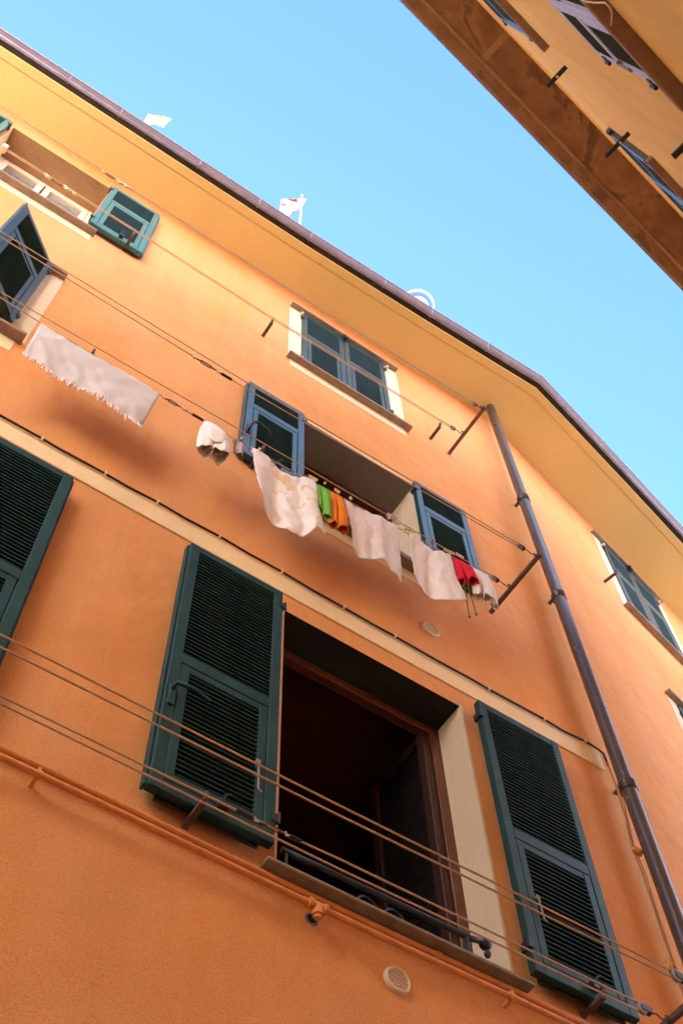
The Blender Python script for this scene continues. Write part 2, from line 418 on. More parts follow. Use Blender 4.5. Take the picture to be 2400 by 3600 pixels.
part('bead', bead, 'gutter_pale', gut)
for k in range(9):
    x = -1.7 + k * .66 + .09 * math.sin(k * 2.3)
    if x > 3.6: break
    i = 0 if x < 1.5 else 1 if x < 2.9 else 2
    ye = EAVE[i][1] + (EAVE[i + 1][1] - EAVE[i][1]) * (x - EAVE[i][0]) / (EAVE[i + 1][0] - EAVE[i][0]); o = 2.8 - ye
    part('hanger', MB().tube([(x, o + .036, ZS + .06), (x, o + .041, ZS + .030), (x, o + .055, ZS + .025), (x, o + .072, ZS + .026), (x, o + .085, ZS + .037), (x, o + .096, ZS + .062), (x, o + .104, ZS + .115)], .004, 5), 'gutter_metal', gut)
roof = MB(); TOPX = [3.0, 3.6, 4.2, 4.8, 5.4, 6.0, 7.0, 8.0, 13]
for i in range(len(EAVE) - 1):
    p, q = EAVE[i], EAVE[i + 1]
    roof.face([eave_pt(i, .07, ZS + .16), eave_pt(i + 1, .07, ZS + .16), (TOPX[i + 1], -6, 17.2), (TOPX[i], -6, 17.2)])
    roof.face([eave_pt(i, .07, ZS + .13), eave_pt(i + 1, .07, ZS + .13), eave_pt(i + 1, .07, ZS + .16), eave_pt(i, .07, ZS + .16)])
roof.face([(3.0, -6, 17.2), (13, -6, 17.2), (14, -11, 12.0), (LEFT - .1, -8.2, 11.2)])
roof.face([eave_pt(0, .07, ZS + .16), (3.0, -6, 17.2), (LEFT - .1, -8.2, 11.2)])
part('roof', roof, 'tile_red', house, loc=L0)

# windows of the main face
def win(h, loc=L0, rot=0, **k): return opening(house, loc, rot, h, **k)
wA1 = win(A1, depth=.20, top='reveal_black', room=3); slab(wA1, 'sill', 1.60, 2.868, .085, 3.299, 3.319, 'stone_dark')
patch(wA1, 'jamb_strip', 1.672, 1.6845, 3.32, 5.23, 'jamb_cream', .006)
patch(wA1, 'jamb_strip', 2.8225, 2.838, 3.32, 5.23, 'jamb_cream', .006)
wA0 = win(A0, depth=.20); slab(wA0, 'sill', -1.36, -.10, .085, 3.268, 3.318, 'stone_dark')
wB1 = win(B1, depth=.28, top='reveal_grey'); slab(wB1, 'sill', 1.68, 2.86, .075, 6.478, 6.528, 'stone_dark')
patch(wB1, 'lintel_strip', 1.77, 2.775, 7.9005, 7.93, 'jamb_cream', .008)
patch(wB1, 'apron', 1.72, 2.82, 6.36, 6.477, 'band_cream', .004)
wB0 = win(B0, depth=.28); slab(wB0, 'sill', -1.34, -.135, .075, 6.495, 6.528, 'stone_brown')
slab(wB0, 'lintel', -1.34, -.125, .06, 7.80, 7.825, 'stone_brown')
patch(wB0, 'surround', -.2495, -.125, 6.53, 7.80, 'jamb_cream'); patch(wB0, 'surround', -1.34, -1.2205, 6.53, 7.80, 'jamb_cream')
patch(wB0, 'apron', -1.30, -.17, 6.34, 6.494, 'band_cream', .004)
wC1 = win(C1); slab(wC1, 'sill', 1.628, 2.84, .062, 9.000, 9.028, 'stone_brown'); slab(wC1, 'lintel', 1.640, 2.81, .055, 10.361, 10.385, 'stone_brown')
patch(wC1, 'surround', 1.640, 1.7675, 9.03, 10.36, 'jamb_cream'); patch(wC1, 'surround', 2.6685, 2.815, 9.03, 10.36, 'jamb_cream')
patch(wC1, 'apron', 1.66, 2.80, 8.87, 8.999, 'band_cream', .004)
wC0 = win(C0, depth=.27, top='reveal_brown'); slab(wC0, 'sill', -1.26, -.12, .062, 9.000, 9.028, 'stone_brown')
patch(wC0, 'apron', -1.24, -.14, 8.87, 8.999, 'band_cream', .004)
wC2 = win(C2, LS, TURN); slab(wC2, 'sill', 1.60, 2.80, .062, 9.09, 9.118, 'stone_brown'); slab(wC2, 'lintel', 1.60, 2.80, .05, 10.501, 10.525, 'stone_brown')
patch(wC2, 'surround', 1.61, 1.7395, 9.12, 10.5, 'jamb_cream'); patch(wC2, 'surround', 2.6605, 2.79, 9.12, 10.5, 'jamb_cream')
wB2 = win(B2, LS, TURN); slab(wB2, 'sill', 1.64, 2.84, .062, 6.35, 6.398, 'stone_brown'); slab(wB2, 'lintel', 1.64, 2.84, .055, 7.781, 7.815, 'stone_brown')
patch(wB2, 'surround', 1.65, 1.7795, 6.4, 7.78, 'jamb_cream'); patch(wB2, 'surround', 2.7005, 2.83, 6.4, 7.78, 'jamb_cream')
# timber frames: lowest window stands open inwards, middle one too, top left one is shut
part('wood_frame', ring(MB(), 1.686, 2.821, 3.33, 5.219, .06, .06, .05, .06, -.26, -.20), 'wood_brown', wA1, .004)
def casement(wpt, hinge, width, z0, z1, depth, ang, glass):
    """a leaf hinged at x = hinge and swung into the room"""
    ob = part('casement', ring(MB(), 0, width, z0, z1, .06, .06, .07, .06, -.045, 0), 'wood_dark', wpt, .004)
    ob.location = (hinge, depth, 0); ob.rotation_euler = (0, 0, ang)
    gl = part('pane', MB().box(.058, width - .058, -.026, -.020, z0 + .068, z1 - .058), glass, ob)
    for k, o in ((.02, .002),): part('bead', MB().box(.0585, .072, -.005, .006, z0 + .07, z1 - .06), 'wood_brown', ob)
    return ob
casement(wA1, 2.755, .50, 3.385, 5.155, .21, R(90), 'glass_textured')
part('wood_frame', ring(MB(), 1.771, 2.771, 6.535, 7.899, .06, .06, .05, .07, -.34, -.28), 'wood_brown', wB1, .004)
casement(wB1, 2.71, .45, 6.6, 7.82, .29, R(105), 'glass')
cf = ring(MB(), -1.149, -.216, 9.032, 10.474, .06, .06, .06, .07, -.33, -.27)
part('window_frame', cf, 'white_paint', wC0, .004)
for x0, x1 in ((-1.087, -.70), (-.68, -.278)):
    s_ = part('sash', ring(MB(), x0, x1, 9.094, 10.402, .05, .05, .06, .055, -.315, -.262), 'white_paint', wC0, .003)
    part('pane', MB().box(x0 + .048, x1 - .048, -.296, -.290, 9.15, 10.35), 'glass', s_)
    part('blind', MB().box(x0 + .05, x1 - .05, -.34, -.332, 9.12, 10.36), 'blind_yellow', s_)

# ------------------------------------------------------------------ shutters
SLATS = {}
def slat_mesh(wd, mat):
    k = (round(wd, 3), mat)
    if k not in SLATS:
        mb = MB().box(0, wd, -.021, .021, -.003, .003, rot=Matrix.Rotation(R(24), 3, 'X'), piv=(0, 0, 0))
        me = mb.mesh('slat'); me.materials.append(MATS[mat]); SLATS[k] = me
    return SLATS[k]
def shutter(label, fr, at, wd, ht, split, pitch=.0285, rot=0, mirror=False, handle=None, frame_mat='shutter_green', slat='slat_green', group=None, th=.042, flapgap=True, stay=None, hinges=True, catch=True):
    """one leaf: local x from its left edge, front face at o = 0, back at -th; split = height of the rail between louvres and flap"""
    t_ = thing('shutter', label, 'shutter', fr, at, rot, group)
    S, T, Bt, mid = .052, .055, .062, .07
    S = min(S, wd * .12)
    f = MB()
    f.box(0, S, -th, 0, 0, ht); f.box(wd - S, wd, -th, 0, 0, ht)
    f.box(S, wd - S, -th + .001, -.001, ht - T, ht); f.box(S, wd - S, -th + .001, -.001, split, split + mid)
    f.box(S, wd - S, -th + .001, -.001, 0, Bt)
    part('frame', f, frame_mat, t_, .003)
    def fill(parent, x0, x1, z0, z1, o):
        n = max(1, int((z1 - z0) / pitch)); p = (z1 - z0) / n; me = slat_mesh(x1 - x0, slat)
        for k in range(n): link('slat', me, slat, parent, (x0, -o, z0 + p * (k + .5)))
    fill(t_, S - .004, wd - S + .004, split + mid, ht - T, -.021)
    g_ = .004
    x0, x1, z0, z1 = S + g_, wd - S - g_, Bt + g_, split - g_
    fw_ = min(.042, wd * .085)
    fl = part('flap', ring(MB(), x0, x1, z0, z1, fw_, fw_, fw_ + .005, fw_, -.037, -.002), frame_mat, t_, .003)
    fill(fl, x0 + fw_ - .004, x1 - fw_ + .004, z0 + fw_ + .005, z1 - fw_, -.021)
    # sealing strip along the free edge
    xe = (wd + .001, wd + .012) if not mirror else (-.012, -.001)
    part('edge_strip', MB().box(xe[0], xe[1], -th - .012, -.016, .01, ht - .01), frame_mat, t_, .002)
    xh = -.012 if not mirror else wd + .012
    if hinges:
        for z in (.14, ht - .13):
            h = MB().box(min(xh, xh + (.03 if not mirror else -.03)), max(xh, xh + (.03 if not mirror else -.03)), -.05, .005, z - .022, z + .022)
            h.tube([(xh, .004, z - .03), (xh, .004, z + .03)], .007, 8)
            part('hinge', h, 'iron_black', t_)
    if handle:
        hx, hz, ln, style = handle
        h = MB().box(hx - .014, hx + .014, -.001, .012, hz - .07, hz + .06)
        hd = part('handle', h, frame_mat if style == 'flat' else 'iron_black', t_, .003)
        if style == 'flat':
            lv = MB().tube([(hx, .01, hz + .03), (hx, .045, hz + .035), (hx + ln * .45, .055, hz + .03), (hx + ln, .05, hz + .012)], [.011, .013, .012, .010], 6)
        else:
            lv = MB().tube([(hx, .01, hz - .04), (hx, .05, hz - .01), (hx + .015, .062, hz + .03), (hx + .05, .062, hz + .042), (hx + ln * .8, .06, hz + .02), (hx + ln, .05, hz), (hx + ln, .035, hz - .012)], .009, 8)
        part('lever', lv, frame_mat if style == 'flat' else 'iron_black', hd, smooth=True)
    if stay:
        sx, sz, ln = stay
        part('stay', MB().tube([(sx, .012, sz), (sx + .003, .014, sz - ln), (sx + .02, .016, sz - ln - .012)], .004, 6).lathe((sx, 0, sz), 'o', [(.012, 0), (.012, .012), (.005, .016)], 10), 'pulley_grey', t_)
    if catch:
        c = MB().box(wd * .52, wd * .60, -.001, .03, .03, .07).tube([(wd * .54, .03, .05), (wd * .54, .045, .07), (wd * .58, .05, .085)], .006, 6)
        part('catch', c, 'iron_black', t_, .002)
    # drip board fixed behind the bottom edge
    part('bottom_strip', MB().box(.05, wd - .05, -th - .012, -th + .002, -.012, .05), 'iron_black' if frame_mat != 'shutter_grey' else frame_mat, t_)
    return t_
OPEN_A = 'large open shutters of the lowest window'
shutter('large dark green shutter with lever handle left of the open lowest window', MAIN, (1.078, .09, 3.385), .545, 1.83, .815, mirror=True, handle=(.028, .56, .155, 'flat'), stay=(.45, .41, .17), frame_mat='shutter_green_dull')
shutter('large dark green shutter between the open lowest window and the downpipe', MAIN, (2.882, .09, 3.385), .56, 1.84, .80, stay=(.10, .44, .13), frame_mat='shutter_green_dull')
shutter('dark green shutter cut off by the left photo edge below the cream band', MAIN, (-.13, .09, 3.36), .546, 1.85, .83, frame_mat='shutter_green_dull')
shutter('blue-green shutter with curved black handle left of the dark middle window', MAIN, (1.303, .065, 6.655), .462, 1.20, .775, pitch=.035, mirror=True, handle=(.026, .36, .14, 'curved'))
shutter('blue-green shutter on the right of the middle window behind hanging washing', MAIN, (2.735, .065, 6.66), .47, 1.20, .775, pitch=.035, stay=(.07, .33, .12))
shutter('green shutter swung half open out of the wall at the left photo edge', MAIN, (-.262, .02, 6.60), .43, 1.20, .74, pitch=.035, rot=R(180 + 40), catch=False, stay=(.26, .72, .45))
shutter('left one of the closed green pair under the eaves above the middle window', MAIN, (1.772, .018, 9.06), .444, 1.29, .72, pitch=.034, catch=False)
shutter('right one of the closed green pair under the eaves above the middle window', MAIN, (2.221, .018, 9.06), .444, 1.29, .72, pitch=.034, mirror=True, catch=False)
shutter('pale green shutter right of the top left window close under the eaves', MAIN, (-.205, .065, 9.115), .462, 1.27, .80, pitch=.035, frame_mat='shutter_green_aged', handle=None)
shutter('green shutter corner at the left photo edge close under the eaves', MAIN, (-1.625, .065, 9.115), .462, 1.27, .80, pitch=.035, frame_mat='shutter_green_aged', mirror=True)
shutter('left one of the closed green pair past the downpipe under the eaves', SIDE, (1.744, .018, 9.15), .453, 1.33, .80, pitch=.035, catch=False)
shutter('right one of the closed green pair past the downpipe under the eaves', SIDE, (2.203, .018, 9.15), .453, 1.33, .80, pitch=.035, mirror=True, catch=False)
shutter('shutter barely seen at the right photo edge beside the downpipe', SIDE, (1.784, .018, 6.43), .453, 1.33, .80, pitch=.035, catch=False)
def knobs(fr, wname, spots):
    for x, z in spots:
        part('hinge_pin', MB().lathe((x, 0, z), 'o', [(.016, -.01), (.016, .03), (.012, .045), (.001, .047)], 10), 'plastic_cream', wname, smooth=True)
knobs(MAIN, wC1, [(1.757, 10.27), (1.757, 9.10), (2.69, 10.27), (2.69, 9.10)])
knobs(SIDE, wC2, [(1.728, 10.38), (1.728, 9.2), (2.68, 10.38)])
part('catch', MB().box(2.20, 2.24, .02, .06, 10.30, 10.36), 'iron_black', wC1, .003)
part('catch', MB().box(2.18, 2.22, .02, .06, 10.44, 10.5), 'iron_black', wC2, .003)

# ------------------------------------------------------------------ window rail of the lowest window
rl = thing('window_railing', 'black iron rail with scrolls standing on the sill of the lowest window', 'railing', MAIN, (2.2, .04, 3.318))
def loc(path, at): return [(p[0] - at[0], p[1] - at[1], p[2] - at[2]) for p in path]
rp = (2.2, .04, 3.318)
part('top_bar', MB().tube(loc([(1.69, .03, 3.446), (2.1, .04, 3.44), (2.6, .04, 3.445), (2.66, .045, 3.455)], rp), .013, 10), 'iron_black', rl, smooth=True)
part('post', MB().tube(loc([(1.71, .03, 3.318), (1.71, .03, 3.44)], rp), .008, 8), 'iron_black', rl)
part('post', MB().tube(loc([(2.57, .04, 3.318), (2.57, .04, 3.44)], rp), .010, 8), 'iron_black', rl)
part('finial', MB().lathe((2.67 - 2.2, 0, 3.45 - 3.318), 'x', [(.001, -.03), (.018, -.02), (.026, 0), (.018, .02), (.001, .03)], 12), 'iron_black', rl, smooth=True)
part('finial', MB().lathe((2.675 - 2.2, 0, 3.40 - 3.318), 'z', [(.001, -.02), (.012, -.01), (.016, .005), (.008, .02), (.001, .03)], 12), 'iron_black', rl, smooth=True)
for cx in (2.085, 2.215):
    part('scroll', MB().tube(loc([(cx + .055 * math.cos(a), .03, 3.335 + (.075) * math.sin(a)) for a in [math.pi * k / 10 for k in range(11)]] + [(cx - .035, .03, 3.325), (cx - .015, .03, 3.345)], rp), .006, 6), 'iron_black', rl, smooth=True)

# ------------------------------------------------------------------ clotheslines: brackets, ropes, pulleys
def bracket(label, x, z, ln=.52, mat='iron_brown', s=.013, fr=MAIN):
    t_ = thing('clothesline_bracket', label, 'bracket', fr, (x, 0, z), group='long clothesline brackets')
    part('bar', MB().box(-s, s, -.05, ln, -s, s), mat, t_, .002)
    part('end_cap', MB().box(-s - .003, s + .003, ln - .012, ln + .004, -s - .003, s + .003), mat, t_, .002)
    for o in (ln - .015, ln * .45):
        part('ring', MB().tube([(-s - .012 + .012 * math.cos(a), o, -.004 + .012 * math.sin(a)) for a in [2 * math.pi * k / 10 for k in range(11)]], .003, 5), 'iron_black', t_)
    return t_
bracket('rusty iron bar holding the top clotheslines beside the downpipe head', 3.262, 9.085, .51, 'iron_rust')
bracket('brown iron bar holding the laundry line beside the downpipe', 3.27, 6.565, .525)
bracket('dark iron bar in the bottom right photo corner', 3.43, 3.27, .56)
def short_bracket(label, x, z, ln=.14, fr=MAIN, mat='iron_brown', plain=False):
    t_ = thing('short_bracket', label, 'bracket', fr, (x, 0, z), group='short iron arms on the walls')
    part('arm', MB().box(-.013, .013, -.05, ln, -.010, .010), mat, t_, .002)
    if not plain: part('hook', MB().tube([(0, ln - .02, .008), (0, ln + .012, .012), (0, ln + .018, .035), (0, ln - .004, .046)], .009, 6), mat, t_)
    if not plain: part('plate', MB().box(-.016, .016, -.01, .004, -.014, .014), mat, t_, .002)
    return t_
short_bracket('short iron arm left of the closed shutters under the eaves', 1.40, 9.14)
short_bracket('short iron arm between the closed shutters and the rusty bar', 3.08, 9.17)
short_bracket('short iron arm in front of the pale green top left shutter', .124, 9.12)
short_bracket('short iron arm half hidden behind the fringed towel', .235, 6.59)
short_bracket('short iron arm under the middle left shutter behind the laundry', 1.407, 6.64)
short_bracket('short iron arm below the large left shutter near the pipes', 1.285, 3.36)
short_bracket('short iron arm below the large right shutter at the photo bottom', 3.194, 3.36)
short_bracket('short iron arm beside the closed shutters past the downpipe', 1.352, 9.22, fr=SIDE)
def interp(pts, n=26):
    out = []
    for k in range(n + 1):
        x = pts[0][0] + (pts[-1][0] - pts[0][0]) * k / n
        for a, b_ in zip(pts, pts[1:]):
            if a[0] <= x <= b_[0] + 1e-9:
                u = (x - a[0]) / (b_[0] - a[0]); out.append((x, a[1] + (b_[1] - a[1]) * u)); break
    return out
def pulley(parent, x, o, z, r=.022, hook=.09, at=(0, 0, 0)):
    x -= at[0]; o -= at[1]; z -= at[2]
    p = part('pulley', MB().lathe((x, o, z), 'o', [(.001, -.008), (r, -.008), (r, -.005), (r * .72, -.001), (r * .72, .001), (r, .005), (r, .008), (.001, .008)], 18), 'pulley_grey', parent, smooth=False)
    part('block', MB().box(x - r * .3, x + r * 1.6, o - .013, o - .010, z - r * .5, z + r * .5).box(x - r * .3, x + r * 1.6, o + .010, o + .013, z - r * .5, z + r * .5).box(x + r * 1.25, x + r * 1.7, o - .0125, o + .0125, z - r * .48, z + r * .48), 'iron_black', p, .001)
    part('hook', MB().tube([(x + r * 1.6, o, z), (x + r * 1.6 + hook * .3, o, z + .008), (x + r * 1.6 + hook * .5, o, z - .006), (x + r * 1.6 + hook * .8, o, z + .002), (x + hook + r * 1.2, o, z - .008)], .0035, 6), 'iron_black', p)
def knot(parent, x, o, z, s=.013, at=(0, 0, 0), mat='rope_pale'):
    x -= at[0]; o -= at[1]; z -= at[2]
    pts = [(x - s * 1.6, o, z), (x - s, o + s * .5, z + s * .7), (x, o - s * .4, z + s * .2), (x + s * .5, o + s * .5, z - s * .6), (x - s * .4, o, z - s * .7), (x + s * .3, o - s * .5, z + s * .8), (x + s * 1.8, o, z)]
    part('knot', MB().tube(pts, s * .55, 6), mat, parent, smooth=True)
def clothesline(label, o, up, low, wheel, left_pulley=None, r=.0036, extras=()):
    at = (up[0][0], o, up[0][1])
    t_ = thing('clothesline', label, 'clothesline', MAIN, at, group='rope clotheslines')
    for pts in (up, low):
        part('strand', MB().tube([(x - at[0], 0, z - at[2]) for x, z in interp(pts)], r, 6), 'rope', t_, smooth=True)
    if wheel: pulley(t_, wheel[0], o, wheel[1], at=at, r=wheel[2], hook=wheel[3])
    for e in extras:
        k = e[0]
        if k == 'knot': knot(t_, e[1], o, e[2], at=at, s=e[3] if len(e) > 3 else .012)
        elif k == 'sleeve': part('sleeve', MB().tube([(e[1] - at[0], 0, e[2] - at[2]), (e[3] - at[0], 0, e[4] - at[2])], .009, 8), 'cable_black', t_)
        elif k == 'turnbuckle':
            x0, z0, x1, z1 = e[1] - at[0], e[2] - at[2], e[3] - at[0], e[4] - at[2]
            tb = MB()
            for d in (-.006, .006): tb.tube([(x0 + (x1 - x0) * .22, d, z0 + (z1 - z0) * .22 + d * .6), (x0 + (x1 - x0) * .78, d, z0 + (z1 - z0) * .78 + d * .6)], .0028, 5)
            tb.tube([(x0, 0, z0), (x0 + (x1 - x0) * .26, 0, z0 + (z1 - z0) * .26)], .0045, 6); tb.tube([(x0 + (x1 - x0) * .74, 0, z0 + (z1 - z0) * .74), (x1, 0, z1)], .0045, 6)
            part('turnbuckle', tb, 'iron_brown', t_)
    return t_
clothesline('upper clothesline close to the wall crossing the closed top shutters', .22, [(-.95, 9.025), (.25, 9.02), (1.34, 8.985), (3.11, 9.075)], [(-.95, 8.985), (.25, 8.985), (1.34, 8.945), (3.11, 9.035)], (3.125, 9.055, .022, .09),
            extras=[('knot', -.62, 8.985, .018), ('turnbuckle', -.60, 8.985, -.49, 8.985), ('knot', -.46, 8.985, .018), ('knot', -.40, 8.985, .012)])
clothesline('faint clothesline in front of the yellow soffit ending at the downpipe head', .505, [(-2.5, 8.93), (-.27, 8.91), (1.4, 8.93), (3.12, 9.02)], [(-2.5, 8.90), (-.27, 8.885), (1.4, 8.90), (3.12, 8.985)], (3.135, 9.003, .018, .10),
            extras=[('knot', -.29, 8.885, .010), ('turnbuckle', -.27, 8.885, -.19, 8.885), ('knot', -.15, 8.885, .016), ('knot', -.10, 8.885, .016)])
clothesline('empty clothesline just above the washing with a turnbuckle and black sleeve', .51, [(-2.5, 6.57), (-.53, 6.553), (1.08, 6.52), (3.095, 6.565)], [(-2.5, 6.50), (-.51, 6.472), (.72, 6.425), (1.1, 6.425), (3.095, 6.52)], (3.11, 6.542, .024, .10),
            extras=[('knot', .72, 6.425), ('turnbuckle', .74, 6.425, .865, 6.424), ('knot', .885, 6.424), ('sleeve', .905, 6.424, .975, 6.424)])
B_LOW = [(-2.5, 6.43), (-.357, 6.40), (-.097, 6.377), (.667, 6.352), (1.288, 6.352), (1.727, 6.385), (2.35, 6.45), (2.9, 6.505), (3.1, 6.525)]
clothesline('loaded clothesline that carries all the washing across the house', .23, [(-2.5, 6.47), (-.375, 6.475), (.525, 6.497), (1.504, 6.531), (3.1, 6.565)], B_LOW, (3.115, 6.545, .024, .10),
            extras=[('knot', .695, 6.352), ('turnbuckle', .705, 6.351, .80, 6.351), ('knot', .825, 6.351), ('knot', .86, 6.351, .009), ('sleeve', .885, 6.351, .955, 6.351)])
clothesline('front rope pair crossing the large shutters and the lowest window', .463, [(-.9, 3.27), (.47, 3.267), (1.67, 3.263), (3.246, 3.272)], [(-.9, 3.215), (.39, 3.206), (1.67, 3.21), (3.246, 3.236)], (3.262, 3.254, .028, .12), r=.0045)
clothesline('rear rope pair crossing the lowest window with a black turnbuckle', .254, [(-.9, 3.255), (.434, 3.252), (1.36, 3.255), (1.64, 3.254), (1.813, 3.26), (3.25, 3.272)], [(-.9, 3.22), (.443, 3.216), (1.811, 3.208), (3.24, 3.228)], (3.262, 3.249, .028, .12), r=.0045,
            extras=[('sleeve', 1.36, 3.255, 1.43, 3.252), ('knot', 1.445, 3.252, .008), ('turnbuckle', 1.46, 3.252, 1.565, 3.253), ('knot', 1.575, 3.254, .008), ('sleeve', 1.585, 3.252, 1.635, 3.254)])
# little pulley at the left end of the upper line
pb = thing('pulley_bracket', 'cream pulley block in the top left window recess', 'pulley', MAIN, (-.97, .22, 9.005))
part('body', MB().box(-.03, .012, -.03, .03, -.035, .035), 'plastic_cream', pb, .006); part('arm', MB().box(-.02, -.008, -.30, -.028, -.012, .012), 'white_paint', pb, .002)

# ------------------------------------------------------------------ washing
LINE_O = .23
def resample(pts, n):
    d = [0]
    for a, b_ in zip(pts, pts[1:]): d.append(d[-1] + math.dist(a, b_))
    out = []
    for k in range(n + 1):
        s = d[-1] * k / n
        for i in range(len(pts) - 1):
            if s <= d[i + 1] + 1e-9:
                u = (s - d[i]) / max(1e-9, d[i + 1] - d[i]); a, b_ = pts[i], pts[i + 1]
                out.append((a[0] + (b_[0] - a[0]) * u, a[1] + (b_[1] - a[1]) * u)); break
    return out
def smooth_pts(p):
    for _ in range(2):
        p = [p[0]] + [((a[0] + 2 * b_[0] + c[0]) / 4, (a[1] + 2 * b_[1] + c[1]) / 4) for a, b_, c in zip(p, p[1:], p[2:])] + [p[-1]]
    return p
def hang(name, label, cat, top, bottom, left=None, right=None, mat='cloth_white', folds=((3, .02, 0),), belly=0, kick=0, nx=26, ny=20, thick=.003, seed=1, group='washing on the line', curl=0, hem=True, o0=LINE_O):
    """Coons patch through four edges drawn on the plane of the line, then folded in depth"""
    left = left or [top[0], bottom[0]]; right = right or [top[-1], bottom[-1]]
    T, B_ = smooth_pts(resample(top, nx)), smooth_pts(resample(bottom, nx)); Lf, Rt = smooth_pts(resample(left, ny)), smooth_pts(resample(right, ny))
    rnd = random.Random(seed); ph = [rnd.uniform(0, 6.28) for _ in range(8)]
    V, UV = [], []
    for j in range(ny + 1):
        t_ = j / ny
        for i in range(nx + 1):
            s = i / nx
            p = []
            for c in (0, 1):
                p.append((1 - t_) * T[i][c] + t_ * B_[i][c] + (1 - s) * Lf[j][c] + s * Rt[j][c]
                         - ((1 - s) * (1 - t_) * T[0][c] + s * (1 - t_) * T[-1][c] + (1 - s) * t_ * B_[0][c] + s * t_ * B_[-1][c]))
            o = o0 + kick * t_ * t_ + belly * math.sin(math.pi * s) * math.sin(math.pi * min(1, t_ * .75))
            for k, (fq, am, lean) in enumerate(folds):
                o += am * (.25 + .75 * t_) * math.sin(fq * 2 * math.pi * s + ph[k] + lean * t_)
            o += .004 * math.sin(7 * t_ + ph[4] + 5 * s) + .0015 * math.sin(23 * s + 17 * t_ + ph[5]) + .0012 * math.sin(41 * s - 13 * t_ + ph[6])
            q = Vector((p[0] * 9, p[1] * 5, seed * 3.1)); c_ = mnoise.noise(q); o += .011 * (.3 + .7 * t_) * (1 - 2 * abs(c_)) + .004 * mnoise.noise(q * 3.3)
            if curl: o += curl * max(0, t_ - .75) ** 2 * 16
            V.append(Vector((p[0], -o, p[1]))); UV.append((s, 1 - t_))
    # turn the top over the rope
    n = nx + 1
    hemv = []
    for r_, (do, dz) in enumerate(((-.006, .012), (-.014, .006), (-.016, -.03 - .0))):
        for i in range(n):
            a = V[i]; hemv.append(Vector((a.x, a.y - do + 0, a.z + dz - (.012 * math.sin(i * .9 + seed) if r_ == 2 else 0)))); UV.append((i / nx, 1.02 + r_ * .02))
    off = len(V); V += hemv
    F = [(j * n + i, j * n + i + 1, (j + 1) * n + i + 1, (j + 1) * n + i) for j in range(ny) for i in range(nx)]
    F += [(off + i, off + i + 1, i + 1, i) for i in range(nx)]
    for r_ in range(2): F += [(off + (r_ + 1) * n + i, off + (r_ + 1) * n + i + 1, off + r_ * n + i + 1, off + r_ * n + i) for i in range(nx)]
    base = MAIN.pt(*((top[0][0] + top[-1][0]) / 2, o0, top[0][1]))
    bl = Vector(((top[0][0] + top[-1][0]) / 2, -o0, top[0][1]))
    me = bpy.data.meshes.new(name); me.from_pydata([tuple(v - bl) for v in V], [], F)
    ul = me.uv_layers.new(name='uv')
    for lp in me.loops: ul.data[lp.index].uv = UV[lp.vertex_index]
    for p in me.polygons: p.use_smooth = True
    o = bpy.data.objects.new(name, me); col.objects.link(o); me.materials.append(MATS[mat]); o.location = base
    md = o.modifiers.new('thickness', 'SOLIDIFY'); md.thickness = thick; md.offset = 0
    tag(o, label, cat, group); o['grid'] = 0; del o['grid']
    return o, V, bl
towel, TV, tb = hang('towel', 'long cream ribbed towel with fringed edge, leftmost washing on the line', 'towel',
    [(-.097, 6.377), (.272, 6.366), (.666, 6.355)], [(-.091, 5.925), (.035, 5.918), (.195, 5.898), (.341, 5.90), (.485, 5.878), (.626, 5.865)],
    mat='cloth_towel', folds=((1.2, .010, .8), (4, .004, 1)), kick=-.015, nx=40, seed=3)
fr_ = MB(); rnd = random.Random(5)
row = [TV[20 * 41 + i] for i in range(41)]
for k in range(54):
    u = k / 53 * 40; i = min(39, int(u)); p = row[i].lerp(row[i + 1], u - i) - tb
    L = rnd.uniform(.035, .055); dx = rnd.uniform(-.014, .014); do = rnd.uniform(-.012, .012)
    fr_.tube([(p.x, -p.y, p.z + .004), (p.x + dx * .4, -p.y + do * .5, p.z - L * .5), (p.x + dx, -p.y + do, p.z - L)], [.0062, .0055, .0035], 6)
fo = part('fringe', fr_, 'cloth_towel', towel); fo['kind'] = 'stuff'
hang('sock', 'small greyish sock pegged in front of the middle left shutter', 'sock', [(1.155, 6.345), (1.232, 6.352)], [(1.158, 6.205), (1.20, 6.185), (1.240, 6.155)], folds=((1.3, .02, .5),), mat='cloth_grey', nx=12, ny=12, seed=13)
hang('cloth', 'large white cloth with a yellowish print, pegged below the middle left shutter', 'cloth', [(1.288, 6.352), (1.378, 6.347), (1.476, 6.318), (1.591, 6.310), (1.648, 6.378), (1.727, 6.385)],
     [(1.343, 5.837), (1.396, 5.755), (1.491, 5.725), (1.544, 5.690), (1.598, 5.616), (1.663, 5.66), (1.740, 5.80), (1.813, 5.847)],
     left=[(1.288, 6.352), (1.318, 6.039), (1.343, 5.837)], right=[(1.727, 6.385), (1.750, 6.13), (1.792, 5.97), (1.813, 5.847)],
     mat='cloth_print', folds=((1.2, .035, 1.4), (2.6, .018, 2.2)), belly=-.035, kick=.0, nx=44, ny=34, seed=21)
hang('cloth', 'white waffle-weave cloth hanging in the middle of the line', 'cloth', [(1.945, 6.41), (2.119, 6.425), (2.225, 6.437), (2.352, 6.45)], [(1.998, 5.83), (2.087, 5.80), (2.15, 5.84), (2.210, 5.83), (2.27, 5.81), (2.332, 5.78)],
     left=[(1.945, 6.41), (1.97, 6.10), (1.998, 5.83)], right=[(2.352, 6.45), (2.345, 6.1), (2.332, 5.78)], mat='cloth_waffle', folds=((1.3, .02, 1), (3.2, .010, 1.5)), belly=.0, nx=36, ny=28, seed=41)
